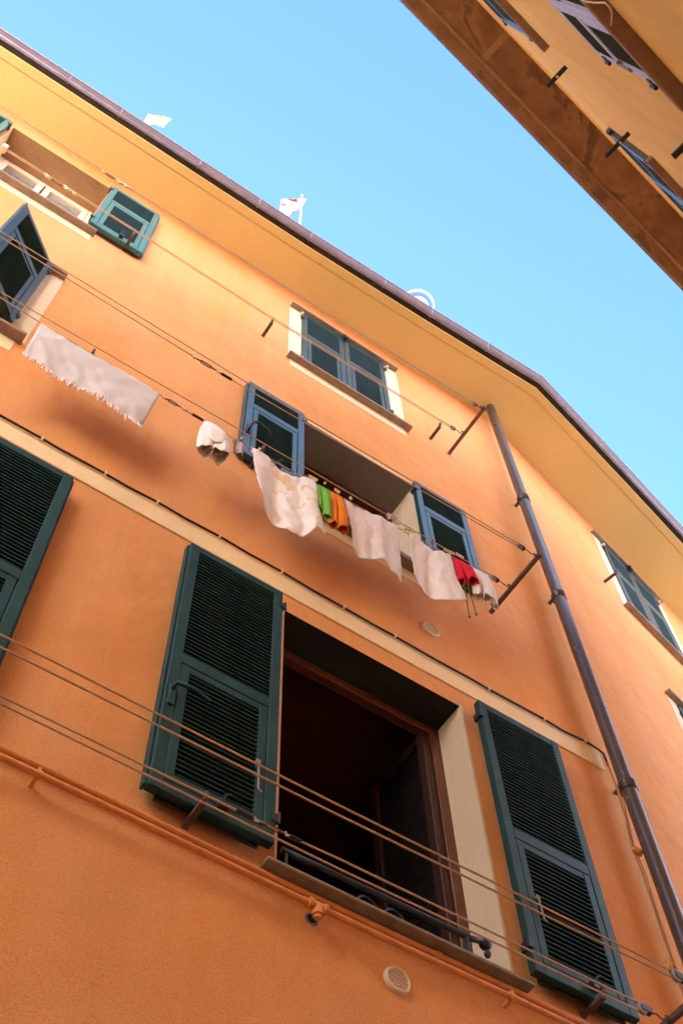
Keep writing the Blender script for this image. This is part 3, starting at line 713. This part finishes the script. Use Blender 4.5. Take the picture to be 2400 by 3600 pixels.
hang('sock', 'little grey sock folded over the line above the waffle cloth', 'sock', [(2.27, 6.545), (2.35, 6.55)], [(2.265, 6.455), (2.35, 6.46)], folds=((1, .012, 0),), mat='cloth_grey', nx=10, ny=8, seed=43, o0=.245)
hang('cloth', 'white tea towel with green stripes between waffle cloth and red garment', 'cloth', [(2.436, 6.460), (2.53, 6.452), (2.644, 6.44), (2.70, 6.475), (2.753, 6.493)], [(2.417, 5.943), (2.473, 5.875), (2.577, 5.885), (2.649, 5.85), (2.802, 5.975)],
     left=[(2.436, 6.46), (2.421, 6.178), (2.417, 5.943)], right=[(2.753, 6.493), (2.758, 6.2), (2.802, 5.975)], mat='cloth_stripe', folds=((1.1, .03, 1.2), (2.4, .014, 2)), belly=-.03, kick=.0, nx=38, ny=30, seed=51)
def rolled(name, label, cat, mat, tubes, seed, cords=()):
    """garment of hanging tubes, pinched flat over the rope and open at the bottom"""
    at = (tubes[0][0][0], LINE_O, tubes[0][0][1]); bl = Vector((at[0], -at[1], at[2]))
    V, F, UV = [], [], []; rn = random.Random(seed)
    for pts in tubes:
        n, m_ = 28, 14; ph = [rn.uniform(0, 6.28) for _ in range(4)]; base = len(V)
        for j in range(m_ + 1):
            u = j / m_ * (len(pts) - 1); k = min(len(pts) - 2, int(u)); f = u - k; f = f * f * (3 - 2 * f)
            x, z, rx, ro, oo = [a + (b_ - a) * f for a, b_ in zip(pts[k], pts[k + 1])]
            for i_ in range(n):
                a = 2 * math.pi * i_ / n; t_ = j / m_
                w_ = 1 + t_ * (.10 * math.sin(3 * a + ph[0] + 2 * t_) + .07 * math.sin(7 * a + ph[1]))
                dz_ = t_ ** 3 * (.018 * math.sin(a * 2 + ph[2]) + .008 * math.sin(5 * a + ph[3]))
                V.append(Vector((x + rx * math.cos(a) * w_, -(LINE_O + oo + ro * math.sin(a) * w_), z + dz_)) - bl); UV.append((i_ / n, 1 - t_))
        for j in range(m_):
            for i_ in range(n): F.append((base + j * n + i_, base + j * n + (i_ + 1) % n, base + (j + 1) * n + (i_ + 1) % n, base + (j + 1) * n + i_))
    me = bpy.data.meshes.new(name); me.from_pydata([tuple(v) for v in V], [], F)
    ul = me.uv_layers.new(name='uv')
    for lp in me.loops: ul.data[lp.index].uv = UV[lp.vertex_index]
    for p in me.polygons: p.use_smooth = True
    o = bpy.data.objects.new(name, me); col.objects.link(o); me.materials.append(MATS[mat]); o.location = MAIN.pt(*at)
    md = o.modifiers.new('thickness', 'SOLIDIFY'); md.thickness = .004; md.offset = -1
    tag(o, label, cat, 'washing on the line')
    for x0, z0, x1, z1 in cords:
        part('cord', MB().tube([(x0 - at[0], 0, z0 - at[2] + .10), (x0 - at[0] + .004, 0, z0 - at[2]), (x1 - at[0], 0, z1 - at[2] + .03), (x1 - at[0], 0, z1 - at[2])], [.004, .004, .0035, .0065], 6), 'cloth_cord', o)
    return o
rolled('underwear', 'small white bunched garment right of the black sleeve on the line', 'garment', 'cloth_white',
    [[(1.005, 6.362, .038, .007, 0), (1.002, 6.25, .052, .034, 0), (1.003, 6.10, .054, .042, 0), (1.000, 5.975, .046, .040, 0)], [(1.060, 6.362, .044, .007, 0), (1.078, 6.25, .056, .034, 0), (1.088, 6.10, .058, .044, .01), (1.084, 6.0, .056, .048, .01)], [(1.03, 6.362, .05, .008, .004), (1.045, 6.26, .075, .036, .012), (1.048, 6.15, .078, .044, .015), (1.046, 6.07, .072, .040, .015)]], 11)
rolled('napkin', 'bright green napkin hanging in rolls beside the orange one', 'napkin', 'cloth_green',
    [[(1.755, 6.392, .024, .006, 0), (1.762, 6.28, .024, .02, 0), (1.768, 6.09, .020, .018, 0)], [(1.797, 6.396, .030, .006, 0), (1.800, 6.25, .026, .024, .02), (1.808, 5.995, .024, .022, .02)], [(1.828, 6.40, .018, .006, 0), (1.832, 6.25, .016, .02, -.01), (1.832, 6.12, .014, .014, -.01)]], 31)
rolled('napkin', 'bright orange napkin hanging in rolls beside the green one', 'napkin', 'cloth_orange',
    [[(1.868, 6.403, .024, .006, 0), (1.866, 6.2, .026, .025, 0), (1.848, 5.955, .030, .024, .01)], [(1.908, 6.408, .028, .006, 0), (1.918, 6.2, .030, .030, .015), (1.905, 5.945, .034, .028, .02)], [(1.925, 6.41, .012, .006, 0), (1.945, 6.25, .014, .016, -.02), (1.955, 6.12, .012, .012, -.02)]], 34)
rolled('garment', 'bright red garment with dangling dark cords near the line end', 'garment', 'cloth_red',
    [[(2.805, 6.500, .026, .006, 0), (2.803, 6.36, .030, .03, 0), (2.800, 6.20, .028, .028, 0)], [(2.852, 6.505, .032, .006, 0), (2.868, 6.38, .036, .034, .02), (2.886, 6.24, .036, .032, .03)]], 61, ((2.853, 6.22, 2.874, 5.89), (2.822, 6.14, 2.812, 5.81)))
rolled('garment', 'cream bunched garment, last washing before the iron bar', 'garment', 'cloth_white',
    [[(2.948, 6.514, .026, .006, 0), (2.940, 6.34, .030, .028, 0), (2.925, 6.155, .028, .026, 0)], [(3.0, 6.518, .034, .006, 0), (3.005, 6.34, .036, .034, .015), (2.995, 6.155, .034, .03, .02)], [(3.045, 6.522, .022, .006, 0), (3.062, 6.34, .028, .024, 0), (3.058, 6.15, .024, .022, 0)]], 71)
def peg(label, x, z, lean, o=.245):
    t_ = thing('clothespin', label, 'clothespin', MAIN, (x, o, z), group='wooden clothespins')
    t_.rotation_euler = (R(-18), R(lean), 0)
    for s in (-1, 1): part('leg', MB().box(-.006, .006, .0035 + s * .0045 - .0035, .0035 + s * .0045 + .0035, -.035, .04), 'peg_wood', t_, .0015)
    part('spring', MB().tube([(-.008, -.004, .006), (.008, -.004, .006), (.008, .011, .006), (-.008, .011, .006)], .002, 5), 'iron_brown', t_)
for lb, x, z, a in (('pale clothespin above the greyish sock', 1.207, 6.372, 6), ('clothespin at the left corner of the large white cloth', 1.332, 6.365, 5), ('clothespin at the right corner of the large white cloth', 1.712, 6.40, -40),
                    ('clothespin on top of the green napkin', 1.795, 6.43, 18), ('clothespin between the orange napkin and the waffle cloth', 1.888, 6.42, -14), ('clothespin on the top edge of the waffle cloth', 1.985, 6.43, 8),
                    ('clothespin at the top right of the striped tea towel', 2.742, 6.50, -60), ('yellowish clothespin on top of the red garment', 2.83, 6.53, -30), ('yellowish clothespin at the left corner of the striped tea towel', 2.44, 6.475, -75)):
    peg(lb, x, z, a)

# ------------------------------------------------------------------ downpipe and what is fixed to the wall
PX, PO = 3.925, .10
dp = thing('downpipe', 'dark brown metal downpipe running down the corner of the orange house', 'downpipe', MAIN, (PX, PO, -1.6))
cuts = [-1.6, 1.9, 5.145, 7.203, 8.761, ZS + .01]
for k, (a, b_) in enumerate(zip(cuts, cuts[1:])):
    r = .0455 - .0007 * k
    part('pipe_section', MB().lathe((0, 0, 1.6), 'z', [(r, a), (r, b_)], 28), 'pipe_brown', dp, smooth=True)
    if a > 0:
        c = part('collar', MB().lathe((0, 0, 1.6), 'z', [(.046, a - .035), (.0515, a - .033), (.0515, a + .022), (.0535, a + .024), (.0535, a + .034), (.046, a + .036)], 28), 'pipe_brown', dp, smooth=True)
        part('clip', MB().box(-.058, -.044, -.02, -.008, a + 1.6 - .012, a + 1.6 + .012).box(-.012, .012, -.11, -.04, a + 1.6 + .04, a + 1.6 + .06), 'pipe_brown', dp, .002)
cm = MB()
crest = [(LEFT, 5.548), (-.3, 5.54), (.203, 5.543), (.30, 5.537), (.566, 5.545), (.70, 5.54), (.875, 5.553), (1.05, 5.545), (1.255, 5.556), (1.45, 5.546), (1.65, 5.551), (1.85, 5.537), (2.055, 5.538), (2.25, 5.531), (2.401, 5.535), (2.68, 5.527), (2.942, 5.534), (3.06, 5.528), (3.471, 5.540), (3.60, 5.528), (3.781, 5.549), (3.86, 5.545), (3.892, 5.49), (3.898, 5.38)]
cm.tube([(x, .022 if i < 22 else .04, z) for i, (x, z) in enumerate(crest)], .0075, 6)
cb = thing('cable', 'black cable clipped wavily along the top of the cream band', 'cable', MAIN, (LEFT, 0, 5.545))
def shifted(mb, at):
    mb.v = [(p[0] - at[0], p[1] + at[1], p[2] - at[2]) for p in mb.v]; return mb
part('wire', shifted(cm, (LEFT, 0, 5.545)), 'cable_black', cb, smooth=True)
for x, z in ((.203, 5.543), (.566, 5.545), (.875, 5.553), (1.255, 5.556), (1.65, 5.551), (2.055, 5.538), (2.401, 5.535), (3.06, 5.530), (3.471, 5.540), (3.781, 5.549)):
    part('clip', shifted(MB().box(x - .006, x + .006, .0, .033, z - .014, z + .014), (LEFT, 0, 5.545)), 'plastic_cream', cb, .002)
c3 = MB().tube([(3.898, .04, 5.385), (3.90, .04, 5.2), (3.893, .04, 4.95), (3.862, .035, 4.70), (3.87, .04, 4.5), (3.862, .04, 4.2), (3.858, .04, 3.9), (3.86, .04, -1.5)], .0048, 6)
solo('cable', c3, 'cable_grey', 'brown painted cable bowing away from the lower downpipe past the foam lump', 'cable', MAIN, (3.86, .04, -1.5), smooth=True)
c2 = MB().tube([(3.885, .05, 5.40), (3.905, .05, 5.05), (3.90, .04, 4.9), (3.885, .03, 4.72), (3.885, .045, 4.5), (3.876, .04, 4.25), (3.868, .04, 3.95), (3.87, .04, -1.5)], .0042, 6)
solo('cable', c2, 'cable_grey', 'thin grey cable loosely tied along the lower downpipe', 'cable', MAIN, (3.87, .04, -1.5), smooth=True)
def rag(label, x, o, z, s, seed):
    me = bpy.data.meshes.new('foam_lump'); bm = bmesh.new(); bmesh.ops.create_icosphere(bm, subdivisions=3, radius=1)
    rn = random.Random(seed); ph = [rn.uniform(0, 6) for _ in range(6)]
    for v in bm.verts:
        d = v.co.copy(); k = 1 + .28 * math.sin(3.1 * d.x + ph[0]) * math.sin(4.3 * d.y + ph[1]) + .22 * math.sin(6 * d.z + ph[2] + 3 * d.x) + .1 * math.sin(13 * d.x + ph[3]) * math.sin(11 * d.z)
        v.co = Vector((d.x * s[0], d.y * s[1], d.z * s[2])) * k
    for f in bm.faces: f.smooth = True
    bm.to_mesh(me); bm.free(); me.materials.append(MATS['rag_orange'])
    o_ = bpy.data.objects.new('foam_lump', me); col.objects.link(o_); o_.location = MAIN.pt(x, o, z); tag(o_, label, 'foam')
    return o_
rag('orange foam lump wedged between cable and downpipe', 3.868, .055, 4.655, (.033, .022, .02), 2)
rag('orange foam scrap behind the downpipe above the lower pulleys', 3.845, .04, 3.90, (.018, .015, .05), 5)

def vent(label, x, z, r):
    t_ = thing('vent', label, 'vent', MAIN, (x, 0, z), group='round vents')
    part('rim', MB().lathe((0, 0, 0), 'o', [(r, -.004), (r, .012), (r * .96, .018), (r * .82, .02), (r * .79, .012), (r * .79, -.004)], 36), 'plastic_cream', t_, smooth=True)
    part('back', MB().lathe((0, 0, 0), 'o', [(r * .8, .002), (.0005, .002)], 36), 'vent_dark', t_)
    n = 7
    for k in range(n):
        zz = (k - (n - 1) / 2) * (r * 1.5 / n); hw = math.sqrt(max(.0001, (r * .79) ** 2 - zz * zz))
        part('slat', MB().box(-hw, hw, .004, .0145, zz - r * .045, zz + r * .045), 'plastic_cream', t_)
    return t_
vent('round cream vent below the washing near the downpipe', 2.70, 5.868, .062)
vent('round cream vent below the lowest window under the orange pipes', 2.222, 3.085, .058)

def gas_pipe(label, o, z, extra):
    at = (LEFT, o, z)
    t_ = thing('wall_pipe', label, 'pipe', MAIN, at, group='orange wall pipes')
    part('pipe', MB().tube([(k * .6, 0, .003 * math.sin(k * 1.7)) for k in range(11)], .0122, 14), 'pipe_orange', t_, smooth=True)
    for x in extra:
        c = MB().lathe((x - LEFT, 0, 0), 'x', [(.0124, -.012), (.0165, -.012), (.0165, .012), (.0124, .012)], 16).box(x - LEFT - .008, x - LEFT + .008, -o - .01, -.012, -.008, .008).box(x - LEFT - .006, x - LEFT + .006, -.012, .006, .017, .034)
        part('clamp', c, 'pipe_orange', t_)
    return t_
p1 = gas_pipe('lower orange painted pipe with tee joint across the wall bottom', .060, 3.207, (.686, 2.75))
p2 = gas_pipe('upper orange painted pipe close to the wall below the window sill', .028, 3.283, (.765, 2.42))
tx = 1.835 - LEFT
tj = part('tee_joint', MB().lathe((tx, 0, 0), 'x', [(.0124, -.040), (.021, -.039), (.021, -.026), (.016, -.024), (.016, .024), (.021, .026), (.021, .039), (.0124, .040)], 18), 'pipe_orange', p1)
part('plug', MB().lathe((tx, 0, -.018), 'z', [(.0175, .015), (.0175, -.012), (.022, -.013), (.022, -.026), (.014, -.027), (.014, -.042), (.001, -.043)], 16), 'pipe_orange', tj)
hl = thing('wall_hole', 'small drilled hole in the stucco beneath the pipe tee joint', 'hole', MAIN, (1.846, 0, 3.197))
part('rim', MB().lathe((0, 0, 0), 'o', [(.030, .0015), (.022, .005), (.0195, .003)], 18), 'reveal_grey', hl)
part('bore', MB().lathe((0, 0, 0), 'o', [(.0197, .003), (.001, .0022)], 18), 'hole_black', hl)

# ------------------------------------------------------------------ on the roof: flags and a dish
def flag(label, x, o, zb, zt, pts, mat, seed):
    t_ = thing('flag', label, 'flag', MAIN, (x, o, zb), group='flags on the roof')
    part('pole', MB().tube([(0, 0, 0), (.03, 0, zt - zb)], .012, 8), 'white_paint', t_)
    top, bot = pts
    ob, _, bl = hang('flag_cloth', None, None, top, bot, mat=mat, folds=((1.2, .012, .4),), nx=18, ny=10, seed=seed, group=None, o0=o)
    for k in ('label', 'category', 'group'):
        if k in ob: del ob[k]
    w_ = ob.location - t_.location; ob.parent = t_; ob.location = w_
    return t_
flag('white flag with yellow-green print fluttering above the gutter, left one', -.30, .35, 11.0, 11.80, ([(-.304, 12.40), (-.2, 12.60), (-.088, 12.86)], [(-.286, 11.765), (-.2, 12.02), (-.109, 12.33)]), 'flag_lime', 81)
flag('white and red flag on a pole above the gutter, right one', 1.50, .35, 11.0, 13.36, ([(1.27, 12.50), (1.42, 12.86), (1.598, 13.34)], [(1.268, 11.86), (1.338, 11.82), (1.523, 12.66)]), 'flag_red', 83)
ds = thing('satellite_dish', 'pale satellite dish peeking over the gutter above the closed shutters', 'dish', MAIN, (3.0, .30, 10.98))
dz = .93
part('bowl', MB().lathe((0, 0, dz), 'z', [(.001, -.050), (.05, -.046), (.10, -.034), (.135, -.018), (.132, -.012), (.10, -.028), (.05, -.040), (.001, -.044)], 32), 'dish_white', ds, smooth=True)
part('band', MB().lathe((0, 0, dz), 'z', [(.135, -.019), (.155, -.005), (.172, .008), (.170, .012), (.155, -.001), (.134, -.013)], 32), 'dish_blue', ds, smooth=True)
part('rim', MB().lathe((0, 0, dz), 'z', [(.172, .007), (.186, .018), (.192, .024), (.188, .028), (.170, .012)], 32), 'dish_white', ds, smooth=True)
part('mount', MB().lathe((0, 0, dz), 'z', [(.001, -.075), (.045, -.075), (.05, -.044), (.001, -.044)], 16), 'rag_orange', ds)
part('mast', MB().tube([(0, -.12, 0), (0, -.12, dz - .09), (0, -.02, dz - .065)], .014, 8), 'gutter_pale', ds)

# ------------------------------------------------------------------ the house across the alley
opp = thing('opposite_building', 'ochre house across the alley with damp-stained brown eaves, upper right corner', 'building', OPP, (0, 0, -1.6))
LO = (0, 0, 1.6); ZO = 10.0
O1 = (-1.50, -.58, 7.25, 8.55); O2 = (-3.45, -2.55, 7.25, 8.60); O3 = (-1.21, -.65, 3.76, 4.70)
part('wall', wall_with_holes(-6.4, .9, -1.6, ZO, [O1, O2, O3]), 'opposite_wall', opp, loc=LO)
part('rear_wall', MB().face([(-6.4, 0, -1.6), (-6.4, -5, -1.6), (-6.4, -5, ZO + 1.3), (-6.4, 0, ZO)]).face([(.9, 0, -1.6), (.9, -5, -1.6), (.9, -5, ZO + 1.3), (.9, 0, ZO)]).face([(-6.4, -5, -1.6), (.9, -5, -1.6), (.9, -5, ZO + 1.3), (-6.4, -5, ZO + 1.3)]), 'opposite_wall', opp, loc=LO)
sf = MB().box(-6.4, .9, -.02, .272, ZO, ZO + .06)
part('soffit', sf, 'soffit_stained', opp, loc=LO)
part('batten', MB().box(-6.4, .9, .2725, .300, ZO - .012, ZO + .05), 'old_plaster', opp, .003, loc=LO)
part('eave_board', MB().box(-6.4, .9, .3005, .384, ZO + .004, ZO + .06), 'soffit_stained', opp, loc=LO)
part('gutter_edge', MB().box(-6.4, .9, .372, .412, ZO + .062, ZO + .10), 'gutter_pale', opp, .004, loc=LO)
part('roof', MB().face([(-6.4, .37, ZO + .101), (.9, .37, ZO + .101), (.9, -5.2, ZO + 1.4), (-6.4, -5.2, ZO + 1.4)]), 'tile_red', opp, loc=LO)
for x in (-1.86,):
    part('joint_strip', MB().box(x, x + .055, .0, .272, ZO - .003, ZO + .02), 'old_plaster', opp, .002, loc=LO)
def owin(h, so_=.045):
    wp = opening(opp, LO, 0, h, depth=.2, room=1.0)
    slab(wp, 'sill', h[0] - .07, h[1] + .07, so_, h[2] - .055, h[2] - .002, 'stone_brown')
    return wp
w1_, w2_, w3_ = owin(O1), owin(O2), owin(O3, .05)
shutter('green shutter just under the stained eaves at the top photo edge', OPP, (-1.492, .035, 7.27), .45, 1.27, .75, pitch=.035, catch=False)
shutter('green shutter at the right photo edge just under the stained eaves', OPP, (-3.015, .035, 7.27), .46, 1.30, .75, pitch=.035, mirror=True, catch=False)
shutter('second green shutter at the right photo edge touching its neighbour', OPP, (-3.445, .035, 7.27), .425, 1.30, .75, pitch=.035, catch=False)
shutter('pale grey shutter of the lower window in the top right corner', OPP, (-1.203, .04, 3.775), .268, .91, .50, pitch=.026, frame_mat='shutter_grey', catch=False, stay=(.05, .42, .2))
shutter('pale grey shutter at the top photo edge beside its twin', OPP, (-.930, .04, 3.775), .268, .91, .50, pitch=.026, frame_mat='shutter_grey', mirror=True, catch=False)
short_bracket('dark iron arm with pale stud between the stained eaves and grey shutter', -1.76, 7.375, .15, OPP, 'iron_black', True)
short_bracket('dark iron arm crossing the upper right shutter', -2.30, 7.29, .19, OPP, 'iron_black', True)
short_bracket('dark iron arm cut off by the right photo edge', -1.80, 4.98, .07, OPP, 'iron_black', True)
for x, z in ((-1.76, 7.375), (-2.30, 7.29)):
    part('stud', MB().lathe((x, .075, z - .012), 'z', [(.001, -.006), (.009, -.004), (.009, .004), (.001, .006)], 10), 'plastic_cream', opp, loc=LO)
st = MB().tube([(-.797, .052, 3.70), (-.794, .06, 3.56), (-.783, .06, 3.40), (-.765, .06, 3.23), (-.775, .062, 3.20), (-.790, .066, 3.205), (-.798, .078, 3.19), (-.806, .09, 3.18)], .0028, 6)
solo('string', st, 'rope_pale', 'pale knotted string dangling from the grey shutter sill', 'string', OPP, (-.797, .052, 3.70), smooth=True)

# ------------------------------------------------------------------ added unseen houses: one low to limit the sun, two to bounce it
nb = thing('added_sun_blocker', 'added unseen low cream house left of the orange house, limiting the sun', 'building', MAIN, (-8, 0, -1.6))
NH = 7.3
part('wall', MB().box(-8, 5.9, -5, 0, 0, NH + 1.6), 'sun_blocker_cream', nb)
part('roof', MB().face([(-8.1, .3, NH + 1.62), (5.9, .3, NH + 1.62), (5.9, -5.3, NH + 2.4), (-8.1, -5.3, NH + 2.4)]), 'tile_red', nb)

wh = thing('added_white_bouncer', 'added unseen white house behind the viewer, bouncing sun into the alley', 'building', OPP, (.91, 0, -1.6))  # added out of view as a sunlit reflector for the shaded facade
part('wall', MB().box(0, 15, -5, .02, 0, 12.0), 'bounce_white', wh)
part('roof', MB().face([(0, .25, 12.02), (15, .25, 12.02), (15, -5.2, 13.9), (0, -5.2, 13.9)]), 'tile_red', wh)

hh = thing('added_blue_bouncer', 'added unseen tall pale blue house behind the ochre house, bouncing sun', 'building', Frame(0, -6.2, math.pi + OPPA), (0, 0, -1.6))  # added out of view; its sunlit wall brightens the upper facade
part('wall', MB().box(-20, 16, -6, 0, 0, 23.2), 'bounce_blue', hh)
part('roof', MB().face([(-20, .4, 23.22), (16, .4, 23.22), (16, -6.3, 25.2), (-20, -6.3, 25.2)]), 'tile_red', hh)
